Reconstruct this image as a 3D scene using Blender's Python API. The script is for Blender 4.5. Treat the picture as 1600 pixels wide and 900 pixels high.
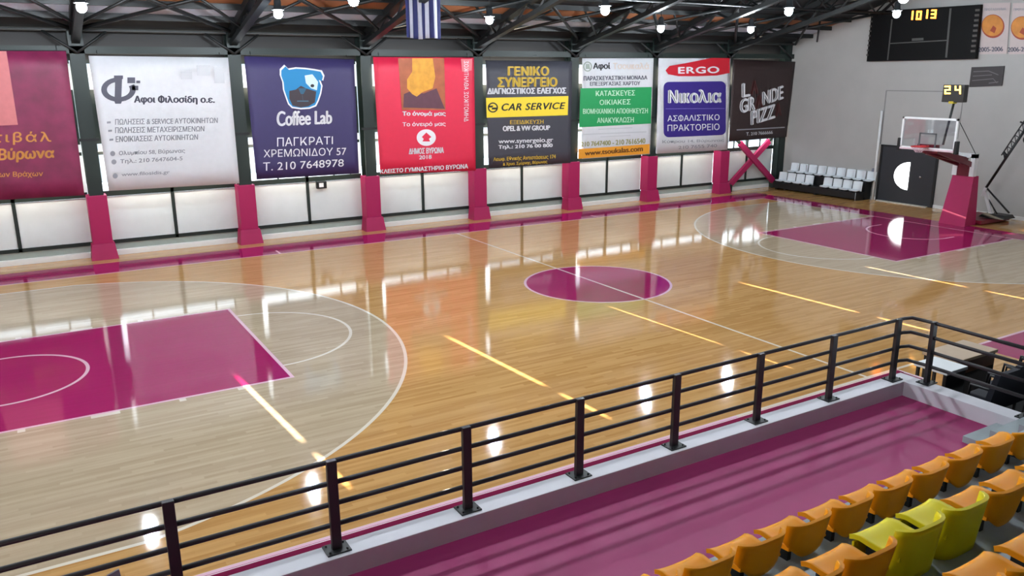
import bpy, bmesh, math, random
from mathutils import Vector, Matrix
random.seed(7)
for o in list(bpy.data.objects): bpy.data.objects.remove(o)
SC = bpy.context.scene
COL = SC.collection
# ------------------------------------------------------------------ camera
CAM = (-11.648, -15.403, 4.939); YAW, PIT, ROL, FPX = 0.5389, -0.2578, -0.0052, 1265.4
_f = Vector((math.sin(YAW)*math.cos(PIT), math.cos(YAW)*math.cos(PIT), math.sin(PIT)))
_r = Vector((math.cos(YAW), -math.sin(YAW), 0)); _u = _r.cross(_f)
CR = _r*math.cos(ROL) + _u*math.sin(ROL); CU = -_r*math.sin(ROL) + _u*math.cos(ROL); CF = _f
cd = bpy.data.cameras.new('camera'); cam = bpy.data.objects.new('camera', cd); COL.objects.link(cam)
cd.sensor_width = 36; cd.lens = FPX/1600*36; cd.clip_end = 300; cd.clip_start = 0.05
m3 = Matrix((CR, CU, -CF)).transposed()
cam.matrix_world = Matrix.Translation(CAM) @ m3.to_4x4()
SC.camera = cam
# ------------------------------------------------------------------ world, sun, exposure
W = bpy.data.worlds.new('sky'); SC.world = W; W.use_nodes = True
bg = W.node_tree.nodes['Background']; bg.inputs[0].default_value = (0.80, 0.91, 1.0, 1); bg.inputs[1].default_value = 3.4
sd = bpy.data.lights.new('sun', 'SUN'); sun = bpy.data.objects.new('sun', sd); COL.objects.link(sun)
sd.energy = 75; sd.angle = math.radians(0.2); sd.color = (1.0, 0.84, 0.64)
sun.rotation_euler = Vector((0.067, -1, -0.19)).to_track_quat('-Z', 'Y').to_euler()
LAMP = 520.0
vs = SC.view_settings
vs.view_transform = 'Standard'; vs.look = 'None'; vs.gamma = 1; vs.use_curve_mapping = False; vs.exposure = 0.42
SC.cycles.use_denoising = True
SC.cycles.max_bounces = 8; SC.cycles.diffuse_bounces = 4; SC.cycles.glossy_bounces = 4; SC.cycles.transparent_max_bounces = 12
SC.cycles.caustics_reflective = False; SC.cycles.caustics_refractive = False
SC.cycles.sample_clamp_indirect = 6

# pixel of the 1600x900 frame -> point on a plane of the hall (axis 0/1/2 at value v)
def at(px, py, axis, v):
    d = CF + CR*((px-800)/FPX) - CU*((py-450)/FPX)
    t = (v - CAM[axis])/d[axis]
    return Vector(CAM) + d*t

# ------------------------------------------------------------------ materials
def lin(c):
    return tuple(((x/255)/12.92 if x/255 <= 0.04045 else ((x/255+0.055)/1.055)**2.4) for x in c)
MATS = {}
def mat(name, rgb, rough=0.5, metal=0.0, emit=None, estr=0.0, var=0.06, vscale=6.0, trans=0.0, coat=0.0, spec=0.5, bump=0.0, bscale=80.0):
    if name in MATS: return MATS[name]
    m = bpy.data.materials.new(name); m.use_nodes = True; nt = m.node_tree; N = nt.nodes; L = nt.links
    b = N['Principled BSDF']; c = lin(rgb)
    b.inputs['Roughness'].default_value = rough; b.inputs['Metallic'].default_value = metal
    b.inputs['Specular IOR Level'].default_value = spec
    b.inputs['Coat Weight'].default_value = coat
    b.inputs['Base Color'].default_value = (*c, 1)
    if emit is not None:
        b.inputs['Emission Color'].default_value = (*lin(emit), 1); b.inputs['Emission Strength'].default_value = estr
    if var > 0:
        tc = N.new('ShaderNodeTexCoord'); no = N.new('ShaderNodeTexNoise'); no.inputs['Scale'].default_value = vscale; no.inputs['Detail'].default_value = 4
        mx = N.new('ShaderNodeMix'); mx.data_type = 'RGBA'
        mx.inputs[6].default_value = (*[x*(1-var*1.6) for x in c], 1); mx.inputs[7].default_value = (*[min(1, x*(1+var*1.6)) for x in c], 1)
        L.new(tc.outputs['Object'], no.inputs['Vector']); L.new(no.outputs['Fac'], mx.inputs[0]); L.new(mx.outputs[2], b.inputs['Base Color'])
        if bump > 0:
            n2 = N.new('ShaderNodeTexNoise'); n2.inputs['Scale'].default_value = bscale
            bp = N.new('ShaderNodeBump'); bp.inputs['Strength'].default_value = bump; bp.inputs['Distance'].default_value = 0.01
            L.new(tc.outputs['Object'], n2.inputs['Vector']); L.new(n2.outputs['Fac'], bp.inputs['Height']); L.new(bp.outputs['Normal'], b.inputs['Normal'])
    if trans > 0:
        t = N.new('ShaderNodeBsdfTranslucent'); t.inputs[0].default_value = (*c, 1)
        ms = N.new('ShaderNodeMixShader'); ms.inputs[0].default_value = trans
        L.new(b.outputs[0], ms.inputs[1]); L.new(t.outputs[0], ms.inputs[2]); L.new(ms.outputs[0], N['Material Output'].inputs[0])
    MATS[name] = m
    return m
def glass_mat(name, tint=(1, 1, 1), gloss=0.08):
    m = bpy.data.materials.new(name); m.use_nodes = True; nt = m.node_tree; N = nt.nodes; L = nt.links
    N.remove(N['Principled BSDF'])
    t = N.new('ShaderNodeBsdfTransparent'); t.inputs[0].default_value = (*tint, 1)
    g = N.new('ShaderNodeBsdfGlossy'); g.inputs['Roughness'].default_value = 0.03
    ms = N.new('ShaderNodeMixShader'); ms.inputs[0].default_value = gloss
    L.new(t.outputs[0], ms.inputs[1]); L.new(g.outputs[0], ms.inputs[2]); L.new(ms.outputs[0], N['Material Output'].inputs[0])
    return m

# expression helper for shader math
class E:
    nt = None
    def __init__(s, sock): s.s = sock
    @staticmethod
    def op(o, *a):
        n = E.nt.nodes.new('ShaderNodeMath'); n.operation = o
        for i, v in enumerate(a):
            if isinstance(v, E): E.nt.links.new(v.s, n.inputs[i])
            else: n.inputs[i].default_value = v
        return E(n.outputs[0])
    def __add__(s, o): return E.op('ADD', s, o)
    __radd__ = __add__
    def __sub__(s, o): return E.op('SUBTRACT', s, o)
    def __rsub__(s, o): return E.op('SUBTRACT', o, s)
    def __mul__(s, o): return E.op('MULTIPLY', s, o)
    __rmul__ = __mul__
    def lt(s, o): return E.op('LESS_THAN', s, o)
    def gt(s, o): return E.op('GREATER_THAN', s, o)
    def abs(s): return E.op('ABSOLUTE', s)
    def max(s, o): return E.op('MAXIMUM', s, o)
    def min(s, o): return E.op('MINIMUM', s, o)
    def sqrt(s): return E.op('SQRT', s)
    def floor(s): return E.op('FLOOR', s)

def floor_material():
    m = bpy.data.materials.new('court_floor'); m.use_nodes = True; nt = m.node_tree; E.nt = nt; N = nt.nodes; L = nt.links
    b = N['Principled BSDF']
    tc = N.new('ShaderNodeTexCoord'); sp = N.new('ShaderNodeSeparateXYZ'); L.new(tc.outputs['Object'], sp.inputs[0])
    x, y = E(sp.outputs[0]), E(sp.outputs[1]); ax, ay = x.abs(), y.abs()
    LW = 0.06
    def band(d): return d.lt(0.0)*d.gt(-LW)
    dx = ax-12.425; r = (dx*dx+y*y).sqrt()
    incourt = ax.lt(14.0)*ay.lt(7.5)
    d3 = (ay-6.6).max((r-6.75).min(11.01-ax))
    zone = d3.lt(0.0)*incourt
    dp = (8.2-ax).max(ay-2.45); paint = dp.lt(0.0)*ax.lt(14.0)
    rc = (x*x+y*y).sqrt()-1.8
    fx = ax-8.2; rf = (fx*fx+y*y).sqrt()-1.8
    rn = (dx.min(0.0)*dx.min(0.0)+y*y).sqrt()-1.29
    lines = band(d3)*ax.lt(14.0)
    lines = lines.max(band(dp)*ax.lt(14.0)).max(band(rc)).max(band(rf)*ax.lt(8.2)).max(band(rn)*ax.lt(12.8))
    lines = lines.max(ax.lt(0.03)*ay.lt(7.6)).max((ax-5.675).abs().lt(0.03)*y.gt(7.5)*y.lt(8.0))
    lines = lines.max(((ay-7.525).abs().lt(0.03)*ax.lt(14.05)).max((ax-14.025).abs().lt(0.03)*ay.lt(7.55)))
    tick = (ay-2.5).abs().lt(0.06)
    tk = (ax-12.2).abs().lt(0.05).max((ax-11.1).abs().lt(0.2)).max((ax-10.0).abs().lt(0.05)).max((ax-9.1).abs().lt(0.05))
    lines = lines.max(tick*tk)
    outer = y.gt(7.5)*y.lt(8.85)*ax.lt(15.0)
    outer = outer.max(ax.gt(14.0)*ax.lt(15.0)*ay.lt(8.85)).max(y.lt(-7.5)*y.gt(-8.85)*ax.gt(3.05)*ax.lt(15.0))
    mag = paint.max(rc.lt(0.0)).max(outer)
    # wood: boards along x
    row = (y*(1/0.065)).floor(); off = row*0.37
    bx = ((x*(1/1.1))+off).floor()
    cmb = N.new('ShaderNodeCombineXYZ'); L.new(bx.s, cmb.inputs[0]); L.new(row.s, cmb.inputs[1])
    wn = N.new('ShaderNodeTexWhiteNoise'); wn.noise_dimensions = '2D'; L.new(cmb.outputs[0], wn.inputs['Vector'])
    mp = N.new('ShaderNodeMapping'); mp.inputs['Scale'].default_value = (0.55, 9, 1); L.new(tc.outputs['Object'], mp.inputs['Vector'])
    gn = N.new('ShaderNodeTexNoise'); gn.inputs['Scale'].default_value = 1.6; gn.inputs['Detail'].default_value = 6; gn.inputs['Roughness'].default_value = 0.6; L.new(mp.outputs[0], gn.inputs['Vector'])
    val = E(wn.outputs['Value'])*0.45 + E(gn.outputs['Fac'])*0.9 - 0.2
    def mix(f, a, bb):
        n = N.new('ShaderNodeMix'); n.data_type = 'RGBA'
        if isinstance(f, E): L.new(f.s, n.inputs[0])
        else: n.inputs[0].default_value = f
        for i, c in ((6, a), (7, bb)):
            if isinstance(c, tuple): n.inputs[i].default_value = (*c, 1)
            else: L.new(c, n.inputs[i])
        return n.outputs[2]
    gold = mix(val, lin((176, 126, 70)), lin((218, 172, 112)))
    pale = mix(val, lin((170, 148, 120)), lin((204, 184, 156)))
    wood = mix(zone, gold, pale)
    mg = mix(E(gn.outputs['Fac']), lin((150, 14, 82)), lin((172, 20, 96)))
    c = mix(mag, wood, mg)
    wl = mix(mag, lin((232, 222, 205)), lin((240, 200, 215)))
    c = mix(lines*0.9, c, wl)
    L.new(c, b.inputs['Base Color'])
    b.inputs['Roughness'].default_value = 0.06; b.inputs['IOR'].default_value = 1.5
    bp = N.new('ShaderNodeBump'); bp.inputs['Strength'].default_value = 0.03; bp.inputs['Distance'].default_value = 0.01
    n3 = N.new('ShaderNodeTexNoise'); n3.inputs['Scale'].default_value = 5; L.new(mp.outputs[0], n3.inputs['Vector'])
    L.new(n3.outputs['Fac'], bp.inputs['Height']); L.new(bp.outputs['Normal'], b.inputs['Normal'])
    return m

# ------------------------------------------------------------------ mesh helpers
class MB:
    def __init__(s): s.bm = bmesh.new(); s.mi = 0
    def box(s, lo, hi, bev=0.0):
        lo, hi = [min(a, b) for a, b in zip(lo, hi)], [max(a, b) for a, b in zip(lo, hi)]
        vs_ = [s.bm.verts.new((x, y, z)) for x in (lo[0], hi[0]) for y in (lo[1], hi[1]) for z in (lo[2], hi[2])]
        fs = [s.bm.faces.new([vs_[i] for i in q]) for q in ((0, 1, 3, 2), (4, 6, 7, 5), (0, 4, 5, 1), (2, 3, 7, 6), (0, 2, 6, 4), (1, 5, 7, 3))]
        for f in fs: f.material_index = s.mi
        if bev > 0:
            es = list({e for f in fs for e in f.edges})
            bmesh.ops.bevel(s.bm, geom=es, offset=bev, segments=2, profile=0.6, affect='EDGES')
        return s
    def hexa(s, P):   # P: 4 bottom + 4 top points
        v = [s.bm.verts.new(p) for p in P]
        for q in ((3, 2, 1, 0), (4, 5, 6, 7), (0, 1, 5, 4), (1, 2, 6, 5), (2, 3, 7, 6), (3, 0, 4, 7)):
            f = s.bm.faces.new([v[i] for i in q]); f.material_index = s.mi
        return s
    def tube(s, pts, r, n=10, caps=True):
        pts = [Vector(p) for p in pts]; rings = []
        rs = r if isinstance(r, (list, tuple)) else [r]*len(pts)
        d0 = (pts[1]-pts[0]).normalized(); up = Vector((0, 0, 1)) if abs(d0.z) < 0.9 else Vector((1, 0, 0))
        for i, p in enumerate(pts):
            a = pts[max(i-1, 0)]; b = pts[min(i+1, len(pts)-1)]
            d = (b-a).normalized(); sx = d.cross(up).normalized(); sy = sx.cross(d).normalized()
            rings.append([s.bm.verts.new(p+sx*rs[i]*math.cos(2*math.pi*k/n)+sy*rs[i]*math.sin(2*math.pi*k/n)) for k in range(n)])
        for a, b in zip(rings, rings[1:]):
            for k in range(n):
                f = s.bm.faces.new((a[k], a[(k+1) % n], b[(k+1) % n], b[k])); f.smooth = n > 5; f.material_index = s.mi
        if caps:
            for rg in (rings[0][::-1], rings[-1]):
                f = s.bm.faces.new(rg); f.material_index = s.mi
        return s
    def bar(s, a, b, w, h):   # rectangular bar between two points, w across, h up
        a, b = Vector(a), Vector(b); d = (b-a).normalized(); up = Vector((0, 0, 1)) if abs(d.z) < 0.95 else Vector((0, 1, 0))
        sx = d.cross(up).normalized()*w/2; sy = sx.cross(d).normalized()*h/2
        return s.hexa([a-sx-sy, a+sx-sy, a+sx+sy, a-sx+sy, b-sx-sy, b+sx-sy, b+sx+sy, b-sx+sy])
    def lathe(s, prof, c, n=24, axis='z'):
        rings = []
        for r, h in prof:
            ring = []
            for k in range(n):
                t = 2*math.pi*k/n; p = (r*math.cos(t), r*math.sin(t), h)
                if axis == 'x': p = (h, r*math.cos(t), r*math.sin(t))
                if axis == 'y': p = (r*math.cos(t), h, r*math.sin(t))
                ring.append(s.bm.verts.new(Vector(p)+Vector(c)))
            rings.append(ring)
        for a, b in zip(rings, rings[1:]):
            for k in range(n):
                f = s.bm.faces.new((a[k], a[(k+1) % n], b[(k+1) % n], b[k])); f.smooth = True; f.material_index = s.mi
        for rg in (rings[0][::-1], rings[-1]):
            f = s.bm.faces.new(rg); f.material_index = s.mi
        return s
    def poly(s, pts, d):   # extruded polygon, d = depth vector
        d = Vector(d); a = [s.bm.verts.new(p) for p in pts]; b = [s.bm.verts.new(Vector(p)+d) for p in pts]; n = len(a)
        for f in (s.bm.faces.new(a[::-1]), s.bm.faces.new(b)): f.material_index = s.mi
        for k in range(n):
            f = s.bm.faces.new((a[k], a[(k+1) % n], b[(k+1) % n], b[k])); f.material_index = s.mi
        return s
    def sheet(s, fn, nu, nv, th):   # thick curved sheet, fn(u,v)->Vector, offset along normals
        g = [[fn(i/nu, j/nv) for j in range(nv+1)] for i in range(nu+1)]
        def nrm(i, j):
            a = g[min(i+1, nu)][j]-g[max(i-1, 0)][j]; b = g[i][min(j+1, nv)]-g[i][max(j-1, 0)]
            return a.cross(b).normalized()
        A = [[s.bm.verts.new(g[i][j]) for j in range(nv+1)] for i in range(nu+1)]
        B = [[s.bm.verts.new(g[i][j]-nrm(i, j)*th) for j in range(nv+1)] for i in range(nu+1)]
        def q(*v):
            f = s.bm.faces.new(v); f.smooth = True; f.material_index = s.mi; return f
        for i in range(nu):
            for j in range(nv):
                q(A[i][j], A[i+1][j], A[i+1][j+1], A[i][j+1]); q(B[i][j+1], B[i+1][j+1], B[i+1][j], B[i][j])
        for i in range(nu):
            q(B[i][0], B[i+1][0], A[i+1][0], A[i][0]).smooth = False; q(A[i][nv], A[i+1][nv], B[i+1][nv], B[i][nv]).smooth = False
        for j in range(nv):
            q(A[0][j], A[0][j+1], B[0][j+1], B[0][j]).smooth = False; q(A[nu][j+1], A[nu][j], B[nu][j], B[nu][j+1]).smooth = False
        return s
    def build(s, name, m, parent=None, loc=None):
        bmesh.ops.recalc_face_normals(s.bm, faces=s.bm.faces[:])
        me = bpy.data.meshes.new(name); s.bm.to_mesh(me); s.bm.free()
        for k in (m if isinstance(m, (list, tuple)) else [m]): me.materials.append(k)
        o = bpy.data.objects.new(name, me); COL.objects.link(o)
        if parent is not None: o.parent = parent
        if loc is not None: o.location = loc
        return o
def thing(name, label, cat, loc=(0, 0, 0), group=None, rotz=0.0):
    o = bpy.data.objects.new(name, None); COL.objects.link(o); o.location = loc; o.rotation_euler = (0, 0, rotz)
    o.empty_display_size = 0.2
    return tag(o, label, cat, group)
def tag(o, label, cat, group=None):
    o['label'] = label; o['category'] = cat
    if group: o['group'] = group
    return o
def struct(o): o['kind'] = 'structure'; return o
def copy_thing(t, loc, label=None, rotz=None):
    r = t.copy(); COL.objects.link(r); r.location = loc
    if label: r['label'] = label
    if rotz is not None: r.rotation_euler = (0, 0, rotz)
    for ch in list(t.children):
        c = ch.copy(); COL.objects.link(c); c.parent = r
        for g in ch.children:
            d = g.copy(); COL.objects.link(d); d.parent = c
    return r

# ------------------------------------------------------------------ palette
GREEN = mat('dark_green_steel', (24, 37, 34), 0.45)
DARK = mat('dark_steel', (16, 20, 21), 0.5)
BLACK = mat('black_paint', (16, 17, 19), 0.45)
RAILM = mat('railing_paint', (44, 40, 42), 0.4)
MAGP = mat('magenta_vinyl', (168, 18, 84), 0.55, var=0.04)
WALLM = mat('wall_plaster', (174, 173, 170), 0.8, var=0.05, vscale=1.2, bump=0.15)
WHITE = mat('white_paint', (226, 228, 228), 0.45, var=0.03)
WPLAS = mat('white_plastic', (225, 232, 236), 0.35, var=0.02)
PANEL = mat('frosted_panel', (206, 213, 214), 0.5, var=0.05, vscale=2.0, trans=0.02)
EDGEP = mat('edge_frosted', (226, 236, 244), 0.5, trans=0.03, var=0)
CONC = mat('grey_concrete', (160, 168, 170), 0.8, var=0.08, vscale=5, bump=0.2)
CURBM = mat('painted_curb', (212, 209, 214), 0.65, var=0.05, vscale=3)
WALK = mat('magenta_walkway', (158, 36, 98), 0.6, var=0.08, vscale=2.5)
ORANGE = mat('orange_plastic', (240, 154, 6), 0.5, var=0.04, vscale=3, spec=0.18)
YELLOW = mat('yellow_plastic', (226, 208, 14), 0.5, var=0.04, vscale=3, spec=0.18)
REDARM = mat('dark_red_steel', (98, 10, 32), 0.4)
NAVY = mat('navy_fabric', (10, 13, 28), 0.7)
GLASS = glass_mat('window_glass')
ROOFD = mat('roof_sheet', (27, 27, 29), 0.6, var=0.1, vscale=0.7)
SKYL = mat('roof_translucent', (176, 180, 192), 0.6, var=0.08, vscale=1.0, trans=0.10)
TIMB = mat('roof_timber', (150, 96, 62), 0.6, var=0.2, vscale=1.5)

# ------------------------------------------------------------------ room shell
XL, XR, YF, YN = -20.0, 17.5, 9.95, -21.0
def roofz(y): return 6.12+0.30*(YF-y) if y > -4 else 6.12+0.30*(YF+4)-0.30*(-4-y)
fl = struct(MB().box((XL, -13.0, -0.12), (XR, YF, 0.0)).build('floor', floor_material()))
mb = MB(); ys = [(YF+0.25, 0), (8.65, 1), (7.75, 2), (6.85, 0), (-4.0, 0), (YN, None)]
for (y0, k), (y1, _) in zip(ys, ys[1:]):
    mb.mi = k; a, b = roofz(y0), roofz(y1)
    mb.hexa([(XL, y0, a), (XR+0.2, y0, a), (XR+0.2, y1, b), (XL, y1, b), (XL, y0, a+0.06), (XR+0.2, y0, a+0.06), (XR+0.2, y1, b+0.06), (XL, y1, b+0.06)])
struct(mb.build('ceiling', [ROOFD, SKYL, TIMB]))
def gable(x, th, name, m):
    pts = [(x, YN, -0.12), (x, YF+0.2, -0.12), (x, YF+0.2, roofz(YF+0.2)), (x, -4, roofz(-4)), (x, YN, roofz(YN))]
    return struct(MB().poly(pts, (th, 0, 0)).build(name, m))
gable(XR, 0.25, 'wall_right', WALLM); gable(XL, -0.25, 'wall_left', WALLM)
struct(MB().box((XL, YN-0.2, -0.12), (XR, YN, roofz(YN)+0.1)).build('wall_near', WALLM))
# far wall: a low sill wall and an upper spandrel, windows between
COLX = [-18.0, -14.03, -10.05, -6.03, -2.03, 1.95, 5.95, 9.75, 13.7, 17.28]
mb = MB(); mb.box((XL, YF, -0.12), (XR, YF+0.2, 0.34)); mb.mi = 1; mb.box((XL, YF, 5.36), (XR, YF+0.2, 6.2))
struct(mb.build('wall_far', [mat('sill_plaster', (150, 158, 150), 0.8), ROOFD]))
struct(MB().box((XL, YF-0.14, 0), (XR-0.02, YF, 0.15), 0.01).build('baseboard_far', WHITE))
mb = MB(); mb.box((XR-0.03, YN, 0), (XR, 2.5, 0.12)); mb.box((XR-0.03, 4.75, 0), (XR, YF, 0.12)); struct(mb.build('baseboard_right', WHITE))
mb = MB(); mb.box((XL, 9.5, 5.53), (XR, 9.7, 5.72)); struct(mb.build('trim_1', GREEN))
struct(MB().tube([(XL, 9.55, 6.13), (XR, 9.55, 6.13)], 0.045, 8).build('trim_2', mat('grey_pipe', (66, 70, 71), 0.5)))
for i, (a, b) in enumerate(zip(COLX, COLX[1:])):
    x0, x1 = a+0.2, b-0.2; xm = (a+b)/2
    w = MB()
    w.box((x0, 9.92, 0.33), (x1, 10.02, 0.43)); w.box((x0, 9.92, 1.68), (x1, 10.02, 1.83)); w.box((x0, 9.94, 5.28), (x1, 10.02, 5.38))
    w.box((xm-0.045, 9.92, 0.33), (xm+0.045, 10.02, 5.3))
    for q in (0.25, 0.75): w.box((x0+(x1-x0)*q-0.02, 9.94, 1.78), (x0+(x1-x0)*q+0.02, 10.0, 5.28))
    for z0, z1 in ((2.84, 2.93), (3.14, 4.60)): w.box((x0-0.03, 9.94, z0), (x1, 10.0, z1))  # upper bar is a tall added block that keeps sun off the walkway
    w.box((x1-0.36, 9.94, 1.78), (x1-0.33, 10.0, 5.28))
    win = struct(w.build('window_%d' % (i+1), GREEN))
    if i == 0: MB().box((x0, 9.96, 1.75), (x1, 9.985, 5.3)).build('sun_block_panel', PANEL, win)  # unseen bay closed with a panel added to keep sun out
    else:
        MB().box((x0, 9.96, 1.75), (x1-0.34, 9.975, 5.3)).build('pane', GLASS, win)
        MB().box((x1-0.34, 9.955, 1.75), (x1+0.02, 9.98, 5.3)).build('sun_block_strip', EDGEP, win)  # frosted strip added to stop sun in the gap beside the column
    for p0, p1 in ((x0, xm-0.045), (xm+0.045, x1)):
        MB().box((p0, 9.955, 0.42), (p1, 9.985, 1.67)).build('lower_panel', PANEL, win)

# wall added outside to stop low sun passing under the banners
struct(MB().box((-70, 30, -0.2), (70, 30.4, 6.07)).build('wall_sun_block', mat('sun_block_plaster', (150, 156, 162), 0.8)))
# roof frames
def lattice(mb, pa, pb, da, n, r, rw):
    pa, pb, da = Vector(pa), Vector(pb), Vector(da)
    mb.tube([pa, pb], r, 6); mb.tube([pa+da, pb+da], r, 6)
    for k in range(n):
        p = pa.lerp(pb, k/n); q = pa.lerp(pb, (k+1)/n); mid = pa.lerp(pb, (k+0.5)/n)+da
        mb.tube([p, mid], rw, 5); mb.tube([mid, q], rw, 5)
for i, x in enumerate(COLX[:-1]):
    mb = MB(); dz = Vector((0, 0, -0.16))
    for ya, yb in ((9.75, -4.0), (-4.0, YN+0.1)):
        a = Vector((x, ya, roofz(ya)-0.16)); b = Vector((x, yb, roofz(yb)-0.16))
        mb.bar(a, b, 0.26, 0.2)
    a = Vector((x, 9.5, 5.85)); b = Vector((x, -2.0, roofz(-2)-1.15)); mb.bar(a, b, 0.2, 0.14)
    for k in range(9):
        y0 = 9.0-1.3*k; y1 = y0-0.65; y2 = y0-1.3
        f = lambda y: 5.85+(roofz(-2)-1.15-5.85)*(9.5-y)/11.5
        mb.tube([(x, y0, roofz(y0)-0.2), (x, y1, f(y1))], 0.045, 5); mb.tube([(x, y1, f(y1)), (x, y2, roofz(y2)-0.2)], 0.045, 5)
    struct(mb.build('roof_truss', DARK))
for a, b in zip(COLX, COLX[1:]):
    mb = MB()
    mb.tube([(a, 9.3, 6.12), (b, 5.4, roofz(5.4)-0.35)], 0.055, 6); mb.tube([(b, 9.3, 6.12), (a, 5.4, roofz(5.4)-0.35)], 0.055, 6)
    mb.tube([(a, 5.4, roofz(5.4)-0.4), (b, 0.8, roofz(0.8)-0.4)], 0.055, 6); mb.tube([(b, 5.4, roofz(5.4)-0.4), (a, 0.8, roofz(0.8)-0.4)], 0.055, 6)
    for s, xx in ((1, a), (-1, b)):
        mb.tube([(xx, 9.45, 5.55), (xx+s*0.75, 9.55, 6.1)], 0.04, 6); mb.tube([(xx, 8.2, 6.2), (xx+s*1.4, 7.0, roofz(7.0)-0.1)], 0.04, 6)
    struct(mb.build('roof_brace', DARK))
mb = MB()
for y in (8.65, 7.75, 6.85, 6.1, 4.4, 3.4, 2.3, -0.8, -2.4, -4.0): mb.box((XL, y-0.06, roofz(y)-0.16), (XR, y+0.06, roofz(y)-0.01))
struct(mb.build('roof_purlin', DARK))
for y in (4.7, 0.2, -4.8):
    mb = MB(); z = roofz(y)-0.12; lattice(mb, (XL+0.1, y, z-0.5), (XR-0.1, y, z-0.5), (0, 0, 0.5), 28, 0.045, 0.03)
    struct(mb.build('roof_lattice_beam', DARK))

# ------------------------------------------------------------------ columns with magenta pads
CN = ['at the far left outside the maroon banner', 'left of the maroon festival banner', 'between the maroon and the white banner', 'between the white and the navy dog banner', 'between the navy dog banner and the red banner',
      'between the red and the charcoal banner', 'between the charcoal and the green striped banner', 'between the green striped and the blue oval banner', 'between the blue panel banner and the brown banner', 'in the far corner beside the grey end wall']
for i, x in enumerate(COLX):
    if i == 0: continue
    c = thing('steel_column', 'dark green steel column with magenta foot padding '+CN[i] if i < 9 else 'dark green bare steel column '+CN[i], 'column', (x, 9.7, 0), 'steel columns along the banner wall')
    s = MB(); w = 0.18 if i < 9 else 0.14; yf = -0.2 if i < 9 else -0.1
    s.box((-w, yf, 0.0), (w, yf+0.035, 6.3)); s.box((-w, 0.19, 0.0), (w, 0.22, 6.6)); s.box((-0.03, yf+0.03, 0), (0.03, 0.2, 6.4))
    if i == 9: s.box((-0.2, -0.08, 0), (0.215, 0.22, 6.2))
    s.build('column_shaft', GREEN, c)
    if i < 9:
        MB().box((-0.25, -0.26, 0.42), (0.25, 0.2, 1.78), 0.02).build('column_pad', MAGP, c)
        MB().hexa([(-0.34, -0.38, 0), (0.34, -0.38, 0), (0.34, 0.08, 0), (-0.34, 0.08, 0), (-0.29, -0.3, 0.44), (0.29, -0.3, 0.44), (0.29, 0.08, 0.44), (-0.29, 0.08, 0.44)]).build('pad_foot', MAGP, c)
        MB().box((-w-0.07, -0.215, 3.25), (w+0.07, -0.16, 3.33)).build('clamp', DARK, c)

# ------------------------------------------------------------------ lettering
def outline(txt, space=1.0, shear=0.0):
    cu = bpy.data.curves.new('t', 'FONT'); cu.body = txt; cu.space_character = space; cu.shear = shear; cu.resolution_u = 8
    ob = bpy.data.objects.new('t', cu); COL.objects.link(ob)
    dg = bpy.context.evaluated_depsgraph_get(); me = bpy.data.meshes.new_from_object(ob.evaluated_get(dg))
    bpy.data.objects.remove(ob); bpy.data.curves.remove(cu)
    v = [(p.co.x, p.co.y) for p in me.vertices]; f = [tuple(p.vertices) for p in me.polygons]
    bpy.data.meshes.remove(me); return v, f
def glyphs(txt, bold=0.0, space=1.0, shear=0.0):
    # the letter kappa is drawn from three strokes in the room of another letter
    sub = txt.replace('\u039a', '\u0397').replace('K', 'H').replace('\u03ba', 'n').replace('\u03a6', '\u039f')
    v, f = outline(sub, space, shear)
    for i, ch in enumerate(txt):
        if ch == '\u03a6':
            hb, _ = outline(sub[i]); w = max(p[0] for p in hb)-min(p[0] for p in hb)
            pv, _ = outline(sub[:i+1], space, shear); xc = max(p[0] for p in pv)-w/2; n = len(v)
            v += [(xc-0.045, -0.04), (xc+0.045, -0.04), (xc+0.045, 0.78), (xc-0.045, 0.78)]; f.append((n, n+1, n+2, n+3))
        if ch in '\u039aK\u03ba':
            hb, _ = outline(sub[i]); w = max(p[0] for p in hb)-min(p[0] for p in hb); hgt = 0.73 if ch != '\u03ba' else 0.546
            pv, _ = outline(sub[:i+1], space, shear); xr = max(p[0] for p in pv); xl = xr-w
            f = [q for q in f if not xl-0.01 < sum(v[k][0] for k in q)/len(q) < xr+0.01]
            t = 0.1
            for st in ([(0, 0), (t, 0), (t, hgt), (0, hgt)], [(t*0.8, hgt*0.36), (w-t*1.3, hgt), (w, hgt), (t*0.8, hgt*0.16)], [(w*0.32, hgt*0.52), (w*0.45, hgt*0.66), (w+0.02, 0), (w-t*1.2, 0)]):
                n = len(v); v += [(xl+a, b) for a, b in st]; f.append((n, n+1, n+2, n+3))
    use = sorted({k for q in f for k in q}); ix = {k: j for j, k in enumerate(use)}
    v = [v[k] for k in use]; f = [tuple(ix[k] for k in q) for q in f]
    x0, x1 = min(p[0] for p in v), max(p[0] for p in v); y0, y1 = min(p[1] for p in v), max(p[1] for p in v)
    return [((p[0]-x0)/(x1-x0), (p[1]-y0)/(y1-y0)) for p in v], f
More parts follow.
